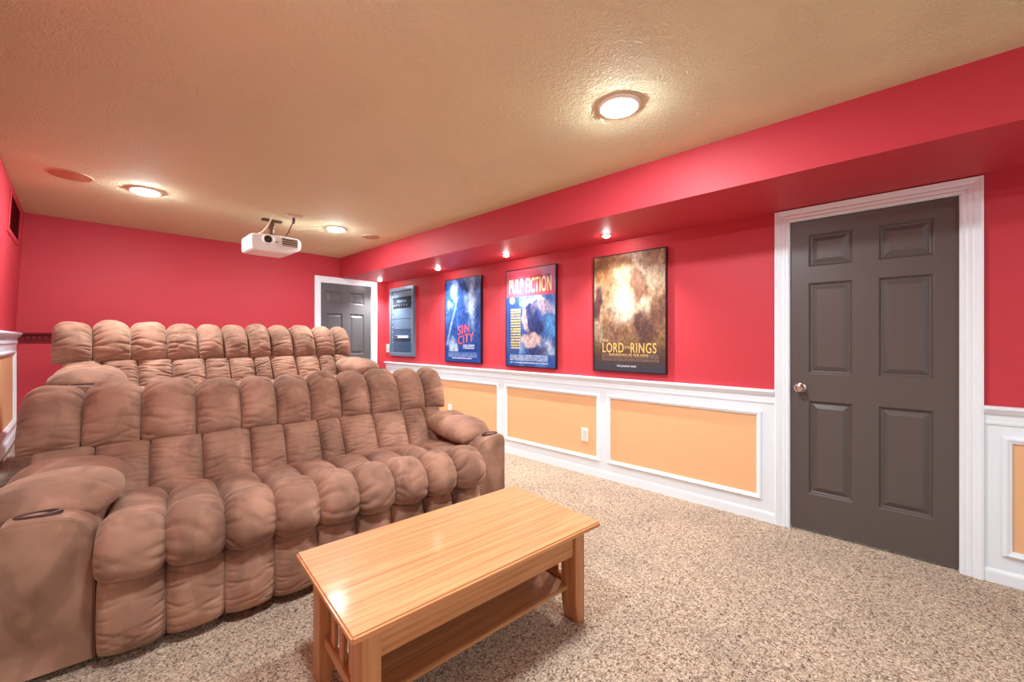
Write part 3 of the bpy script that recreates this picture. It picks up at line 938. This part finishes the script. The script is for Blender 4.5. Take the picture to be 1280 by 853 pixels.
def art(kind):
    """generic colour fields: a GY x GX x 3 array in sRGB 0..1, row 0 at the bottom"""
    rs = np.random.RandomState({'blue': 3, 'band': 5, 'tan': 9}[kind])
    u, v = np.meshgrid(np.linspace(0, 1, GX), np.linspace(0, 1, GY))
    fb = sum(smooth_noise(rs, GX, GY, c) / k for c, k in ((4, 1), (9, 2), (18, 4), (36, 8))) / 1.875
    img = np.zeros((GY, GX, 3))
    U0, V0 = u, v
    w1 = sum(smooth_noise(rs, GX, GY, c) / k for c, k in ((6, 1), (14, 2), (30, 4))) / 1.75 - 0.5
    w2 = sum(smooth_noise(rs, GX, GY, c) / k for c, k in ((6, 1), (14, 2), (30, 4))) / 1.75 - 0.5
    UW, VW = u + 0.22 * w1, v + 0.18 * w2

    def mix(mask, col):
        m = np.clip(mask, 0, 1)[..., None]
        img[:] = img * (1 - m) + np.array(col) / 255 * m

    def blob(cx, cy, rx, ry, soft=1.0):
        return np.clip((1.1 - np.hypot((UW - cx) / rx, (VW - cy) / ry) + (fb - 0.5) * 1.2) / (0.42 * soft), 0, 1)

    def greek(x0, x1, y0, y1, lines, col, seed, fill=0.75):
        q = np.random.RandomState(seed)
        inside = (u > x0) & (u < x1) & (v > y0) & (v < y1)
        li = np.floor((v - y0) / (y1 - y0) * lines)
        fr = (v - y0) / (y1 - y0) * lines - li
        table = q.rand(64, GX) < fill
        dash = table[np.clip(li, 0, 63).astype(int), np.arange(GX)[None, :].repeat(GY, 0)]
        mix((inside & (fr > 0.25) & (fr < 0.85) & dash) * 0.85, col)

    streak = sum(smooth_noise(rs, GX, GY, c) for c in (28, 50, 80)) / 3

    def texture(amt):
        img[:] = np.clip(img * (1 + amt * (streak - 0.5)[..., None] * 2 + amt * 0.8 * (fb - 0.5)[..., None]), 0, 1)

    if kind == 'blue':
        mix(np.ones_like(u), (34, 74, 152))
        mix((fb - 0.45) * 2.6, (84, 128, 196))
        mix(blob(0.72, 0.78, 0.24, 0.26, 1.8) * 0.85, (196, 214, 238))
        mix(blob(0.30, 0.86, 0.14, 0.10, 1.4) * 0.75, (190, 210, 236))
        mix(blob(0.12, 0.70, 0.08, 0.10, 1.4) * 0.7, (180, 202, 232))
        mix(blob(0.78, 0.52, 0.14, 0.24, 1.8) * 0.65, (176, 200, 232))
        mix(blob(0.24, 0.20, 0.18, 0.14, 1.4) * 0.85, (206, 222, 240))
        mix(blob(0.50, 0.60, 0.14, 0.22, 1.2) * 0.6, (24, 52, 118))
        mix(blob(0.56, 0.90, 0.08, 0.07, 1.0) * 0.7, (28, 56, 122))
        mix(blob(0.66, 0.72, 0.05, 0.10, 1.0) * 0.5, (40, 74, 144))
        rain = np.sin((u * 2.6 + v * 1.0) * 46 + fb * 11)
        mix(np.clip(rain - 0.45, 0, 1) * 0.8 * (v > 0.16) * np.clip(streak * 2.2 - 0.7, 0, 1), (168, 196, 232))
        mix(np.clip(1 - np.abs(u - 0.05 - (v - 0.22) * 0.55 + 0.05 * w1) / 0.045, 0, 1) * (v > 0.2) * (v < 0.78) * 0.8, (188, 206, 234))
        texture(0.30)
        mix((v < 0.125) * 0.9, (36, 76, 160))
        greek(0.08, 0.90, 0.055, 0.115, 4, (150, 178, 220), 2)
        greek(0.20, 0.76, 0.034, 0.05, 1, (236, 240, 250), 8, 0.9)
        greek(0.52, 0.84, 0.155, 0.21, 3, (240, 240, 250), 12, 0.9)
    elif kind == 'band':
        mix(np.ones_like(u), (60, 96, 166))
        mix((fb - 0.42) * 3.0, (140, 174, 222))
        mix(blob(0.86, 0.40, 0.18, 0.14, 1.2) * 0.9, (84, 146, 206))
        mix(blob(0.84, 0.20, 0.24, 0.12, 1.3) * 0.8, (206, 214, 230))
        mix(blob(0.58, 0.42, 0.22, 0.24, 1.0) * 0.9, (40, 48, 98))
        mix(blob(0.66, 0.16, 0.20, 0.08, 1.0) * 0.8, (58, 62, 112))
        mix(blob(0.54, 0.27, 0.26, 0.06, 1.0) * 0.85, (226, 190, 178))
        mix(blob(0.42, 0.46, 0.08, 0.16, 1.0) * 0.8, (222, 192, 188))
        mix(blob(0.80, 0.60, 0.18, 0.09, 1.0) * 0.75, (196, 164, 176))
        mix(blob(0.56, 0.67, 0.22, 0.035, 0.8) * 0.9, (246, 240, 214))
        texture(0.34)
        mix((u < 0.28) * (v < 0.72) * 0.75, (40, 76, 150))
        mix((v > 0.72) * 0.95, (214, 84, 106))
        mix((v > 0.72) * blob(0.98, 0.95, 0.24, 0.18) * 0.6, (176, 160, 206))
        mix((v > 0.89) * (v < 0.92) * (u > 0.1) * (u < 0.9) * (streak > 0.46) * 0.7, (140, 50, 86))
        mix((np.hypot((u - 0.13), (v - 0.685) * 1.49) < 0.055) * 0.95, (250, 214, 120))
        greek(0.10, 0.31, 0.17, 0.60, 15, (252, 222, 110), 4, 0.93)
        mix((v < 0.125) * 0.7, (44, 84, 160))
        greek(0.08, 0.86, 0.055, 0.118, 4, (206, 220, 242), 3)
        greek(0.08, 0.86, 0.026, 0.044, 1, (226, 234, 250), 9, 0.8)
    else:
        mix(np.ones_like(u), (180, 136, 100))
        mix((fb - 0.42) * 2.8, (218, 180, 142))
        mix(blob(0.74, 0.86, 0.30, 0.20, 1.8) * 0.8, (232, 206, 180))
        mix(blob(0.10, 0.88, 0.14, 0.12, 1.2) * 0.7, (196, 128, 64))
        mix(blob(0.30, 0.84, 0.26, 0.18, 1.3) * 0.8, (128, 84, 56))
        mix(blob(0.44, 0.78, 0.16, 0.10, 1.3) * 0.7, (228, 186, 142))
        mix(blob(0.62, 0.70, 0.20, 0.10, 1.0) * 0.8, (126, 86, 66))
        mix(blob(0.42, 0.54, 0.28, 0.18, 1.6) * 0.95, (250, 230, 206))
        mix(blob(0.76, 0.56, 0.12, 0.12, 1.6) * 0.8, (250, 226, 196))
        mix(blob(0.06, 0.58, 0.10, 0.14, 1.0) * 0.85, (84, 50, 56))
        mix(blob(0.94, 0.50, 0.14, 0.14, 1.2) * 0.75, (138, 92, 72))
        mix(blob(0.72, 0.34, 0.22, 0.18, 1.0) * 0.85, (108, 76, 72))
        mix(blob(0.32, 0.34, 0.16, 0.14, 1.4) * 0.6, (176, 130, 112))
        mix(blob(0.10, 0.28, 0.14, 0.14, 1.4) * 0.6, (206, 180, 158))
        mix(np.clip(1 - np.abs(u - 0.56 - (v - 0.75) * -0.1 + 0.03 * w1) / 0.014, 0, 1) * (v > 0.72) * 0.6, (120, 96, 84))
        texture(0.36)
        mix(np.clip((0.27 - v) / 0.14, 0, 1) * 0.85, (102, 78, 76))
        mix(np.clip((0.10 - v) / 0.06, 0, 1) * 0.9, (88, 88, 104))
        greek(0.12, 0.92, 0.085, 0.15, 5, (178, 154, 136), 6)
    return np.clip(img, 0, 1)


def poster(y0, y1, z0, z1, kind, label):
    """y0 is the edge at the viewer's left (larger y)"""
    root = empty('film_poster', (XR, (y0 + y1) / 2, z0))
    tag(root, label, 'poster', 'framed film posters on the right wall')
    W2, Hh = abs(y0 - y1) / 2, z1 - z0
    dp_ = 0.030
    MB().box(-dp_ + 0.003, 0.0, -W2 + 0.006, W2 - 0.006, 0.006, Hh - 0.006).build('backing_board', M['frame'], root)
    f = MB().sweep(lambda a, z, c: (-c, a, z), (-W2 + 0.009, W2 - 0.009, 0.009, Hh - 0.009), [(0.0, 0.0), (0.0, dp_), (0.009, dp_ + 0.001), (0.009, 0.0)])
    f.build('poster_frame', M['frame'], root)
    img = art(kind)
    yy = np.linspace(W2 - 0.009, -W2 + 0.009, GX)
    zz = np.linspace(0.009, Hh - 0.009, GY)
    Yg, Zg = np.meshgrid(yy, zz)
    V = np.stack([np.full_like(Yg, -dp_ + 0.0015), Yg, Zg], -1).reshape(-1, 3)
    idx = np.arange(GX * GY).reshape(GY, GX)
    F = np.stack([idx[:-1, :-1], idx[:-1, 1:], idx[1:, 1:], idx[1:, :-1]], -1).reshape(-1, 4)
    me = bpy.data.meshes.new('poster_print')
    me.from_pydata(V.tolist(), [], F.tolist())
    img = img * (0.70 if kind == 'tan' else 0.88)
    at = me.color_attributes.new('Print', 'FLOAT_COLOR', 'POINT')
    lin = np.where(img <= 0.04045, img / 12.92, ((img + 0.055) / 1.055) ** 2.4).reshape(-1, 3)
    at.data.foreach_set('color', np.hstack([lin, np.ones((len(lin), 1))]).astype(np.float32).ravel())
    me.materials.append(M['print'])
    ob = bpy.data.objects.new('poster_print', me)
    COL.objects.link(ob)
    ob.parent = root
    return root, W2, Hh, -dp_ + 0.0004


p, W2, Hh, xs_ = poster(4.216, 3.535, 0.962, 1.997, 'blue', 'framed blue film poster with a slanted red two-line title low on it')
text('title_lettering', 'SIN', M['red_ink'], p, 0.24, 0.105, (xs_, W2 - 0.26, 0.335), tilt=R(10), shear=0.2)
text('title_lettering', 'CITY', M['red_ink'], p, 0.30, 0.105, (xs_, W2 - 0.27, 0.215), tilt=R(10), shear=0.2)
p, W2, Hh, xs_ = poster(3.132, 2.446, 0.956, 1.992, 'band', 'framed film poster with tall cream title lettering on a red band')
text('title_lettering', 'PULP', M['cream_ink'], p, 0.200, 0.155, (xs_, W2 - 0.055, 0.775))
text('title_lettering', 'FICTION', M['cream_ink'], p, 0.335, 0.155, (xs_, W2 - 0.295, 0.775))
p, W2, Hh, xs_ = poster(2.020, 1.348, 0.964, 1.988, 'tan', 'framed tan and brown film poster with gold title, nearest the large door')
text('title_lettering', 'LORD', M['gold_ink'], p, 0.205, 0.085, (xs_, W2 - 0.095, 0.168))
text('title_lettering', 'THE', M['gold_ink'], p, 0.055, 0.022, (xs_, W2 - 0.095, 0.262))
text('title_lettering', 'OF THE', M['gold_ink'], p, 0.050, 0.026, (xs_, W2 - 0.308, 0.200))
text('title_lettering', 'RINGS', M['gold_ink'], p, 0.225, 0.085, (xs_, W2 - 0.365, 0.168))
text('subtitle_lettering', 'THE RETURN OF THE KING', M['gold_ink'], p, 0.36, 0.020, (xs_, W2 - 0.16, 0.140))
text('tagline_lettering', 'THE JOURNEY ENDS', M['white_ink'], p, 0.18, 0.019, (xs_, W2 - 0.235, 0.042))

# ------------------------------------------------------------------ equipment rack on the wall
rk = empty('equipment_rack', (XR, 5.247, 1.0))
tag(rk, 'tall narrow blue-grey equipment rack set in the red wall beside the far door', 'rack')
hw, hh = 0.321, 1.005
MB().sweep(lambda a, z, c: (-c, a, z), (-hw + 0.05, hw - 0.05, 0.055, hh - 0.055), [(0.0, 0.0), (0.0, 0.034), (0.010, 0.038), (0.050, 0.038), (0.050, 0.0)]).build('rack_frame', M['rack'], rk)
MB().box(-0.006, 0.0, -hw + 0.05, hw - 0.05, 0.055, hh - 0.055).build('back_panel', M['rack_dark'], rk)
for a in (-1, 1):
    yc = a * (hw - 0.068)
    rl = MB().box(-0.020, -0.006, yc - 0.016, yc + 0.016, 0.057, hh - 0.057).build('mounting_rail', M['rack'], rk)
    for k in range(10):
        z = 0.20 + k * 0.075
        MB().lathe([(0.007, 0.0), (0.006, 0.005)], 10, (-0.020, yc, z), (-1, 0, 0)).build('screw', M['pale'], rl)
iw = hw - 0.086
for z0, z1, m in ((0.06, 0.228, 'rack_dark'), (0.235, 0.385, 'rack_dark'), (0.392, 0.54, 'rack_mid'), (0.547, 0.70, 'rack_mid'), (0.86, 0.945, 'rack')):
    MB().box(-0.018, -0.006, -iw, iw, z0, z1).build('blank_panel', M[m], rk, bevel=0.002)
am = MB().box(-0.030, -0.006, -iw, iw, 0.71, 0.85).build('amplifier', M['device'], rk, bevel=0.003)
for k in range(6):
    MB().lathe([(0.013, 0), (0.012, 0.012)], 14, (-0.030, iw - 0.05 - k * 0.068, 0.738), (-1, 0, 0)).build('knob', M['rack'], am)
MB().box(-0.032, -0.030, -iw * 0.6, iw * 0.5, 0.785, 0.815).build('display', M['rack_mid'], am)
dv = MB().box(-0.034, -0.018, -iw + 0.06, iw - 0.06, 0.262, 0.300).build('disc_player', M['pale'], rk, bevel=0.003)
MB().box(-0.036, -0.033, iw - 0.14, iw - 0.065, 0.268, 0.296).build('player_display', M['device'], dv)

# ------------------------------------------------------------------ plates on the walls and the air grille
sw = empty('light_switch', (XR, 5.656, 1.11))
tag(sw, 'white light switch plate on the red wall between the far door and the equipment rack', 'light switch')
MB().box(-0.006, 0, -0.058, 0.058, -0.062, 0.062).build('switch_plate', M['white_plastic'], sw, bevel=0.002)
for yy in (-0.024, 0.024):
    MB().box(-0.014, -0.006, yy - 0.008, yy + 0.008, -0.016, 0.016).build('toggle', M['cream_plastic'], sw, bevel=0.002)


def outlet(y, z, label):
    r = empty('wall_outlet', (XR - 0.008, y, z))
    tag(r, label, 'outlet', 'white outlets in the orange wainscot panels')
    MB().box(-0.006, 0, -0.038, 0.038, -0.062, 0.062).build('outlet_plate', M['white_plastic'], r, bevel=0.002)
    for k in (-1, 1):
        s = MB().box(-0.009, -0.006, -0.017, 0.017, k * 0.026 - 0.015, k * 0.026 + 0.015).build('socket', M['white_plastic'], r, bevel=0.002)
        MB().box(-0.0094, -0.0085, -0.009, -0.006, k * 0.026 - 0.004, k * 0.026 + 0.006).box(-0.0094, -0.0085, 0.006, 0.009, k * 0.026 - 0.004, k * 0.026 + 0.006).build('slots', M['slot'], s)


outlet(4.14, 0.362, 'white outlet plate on the orange panel just behind the right end of the front sofa')
outlet(2.125, 0.362, 'white outlet plate on the middle orange panel, in the open below the posters')

xv = lambda z: XL + 0.055 * (z - 1.30) / (2.49 - 1.30)
vn = empty('air_grille', (xv(2.18), 4.98, 2.18))
tag(vn, 'dark red air return grille high on the left wall', 'vent')
vn.rotation_euler = (0, math.atan2(0.055, 1.19), 0)
MB().sweep(lambda a, z, c: (c, a, z), (-0.31, 0.31, -0.125, 0.125), [(0.0, 0.0), (0.0, 0.010), (0.030, 0.006), (0.030, 0.0)]).build('grille_frame', M['red'], vn)
MB().box(0.0, 0.002, -0.31, 0.31, -0.125, 0.125).build('backing', M['darkred'], vn)
for k in range(12):
    z = -0.112 + k * 0.0204
    MB().add([(0.002, -0.31, z), (0.002, 0.31, z), (0.011, 0.31, z - 0.010), (0.011, -0.31, z - 0.010), (0.002, -0.31, z + 0.0025), (0.002, 0.31, z + 0.0025), (0.011, 0.31, z - 0.0075), (0.011, -0.31, z - 0.0075)],
             [(0, 3, 2, 1), (4, 5, 6, 7), (0, 1, 5, 4), (1, 2, 6, 5), (2, 3, 7, 6), (3, 0, 4, 7)]).build('louvre', M['darkred'], vn)
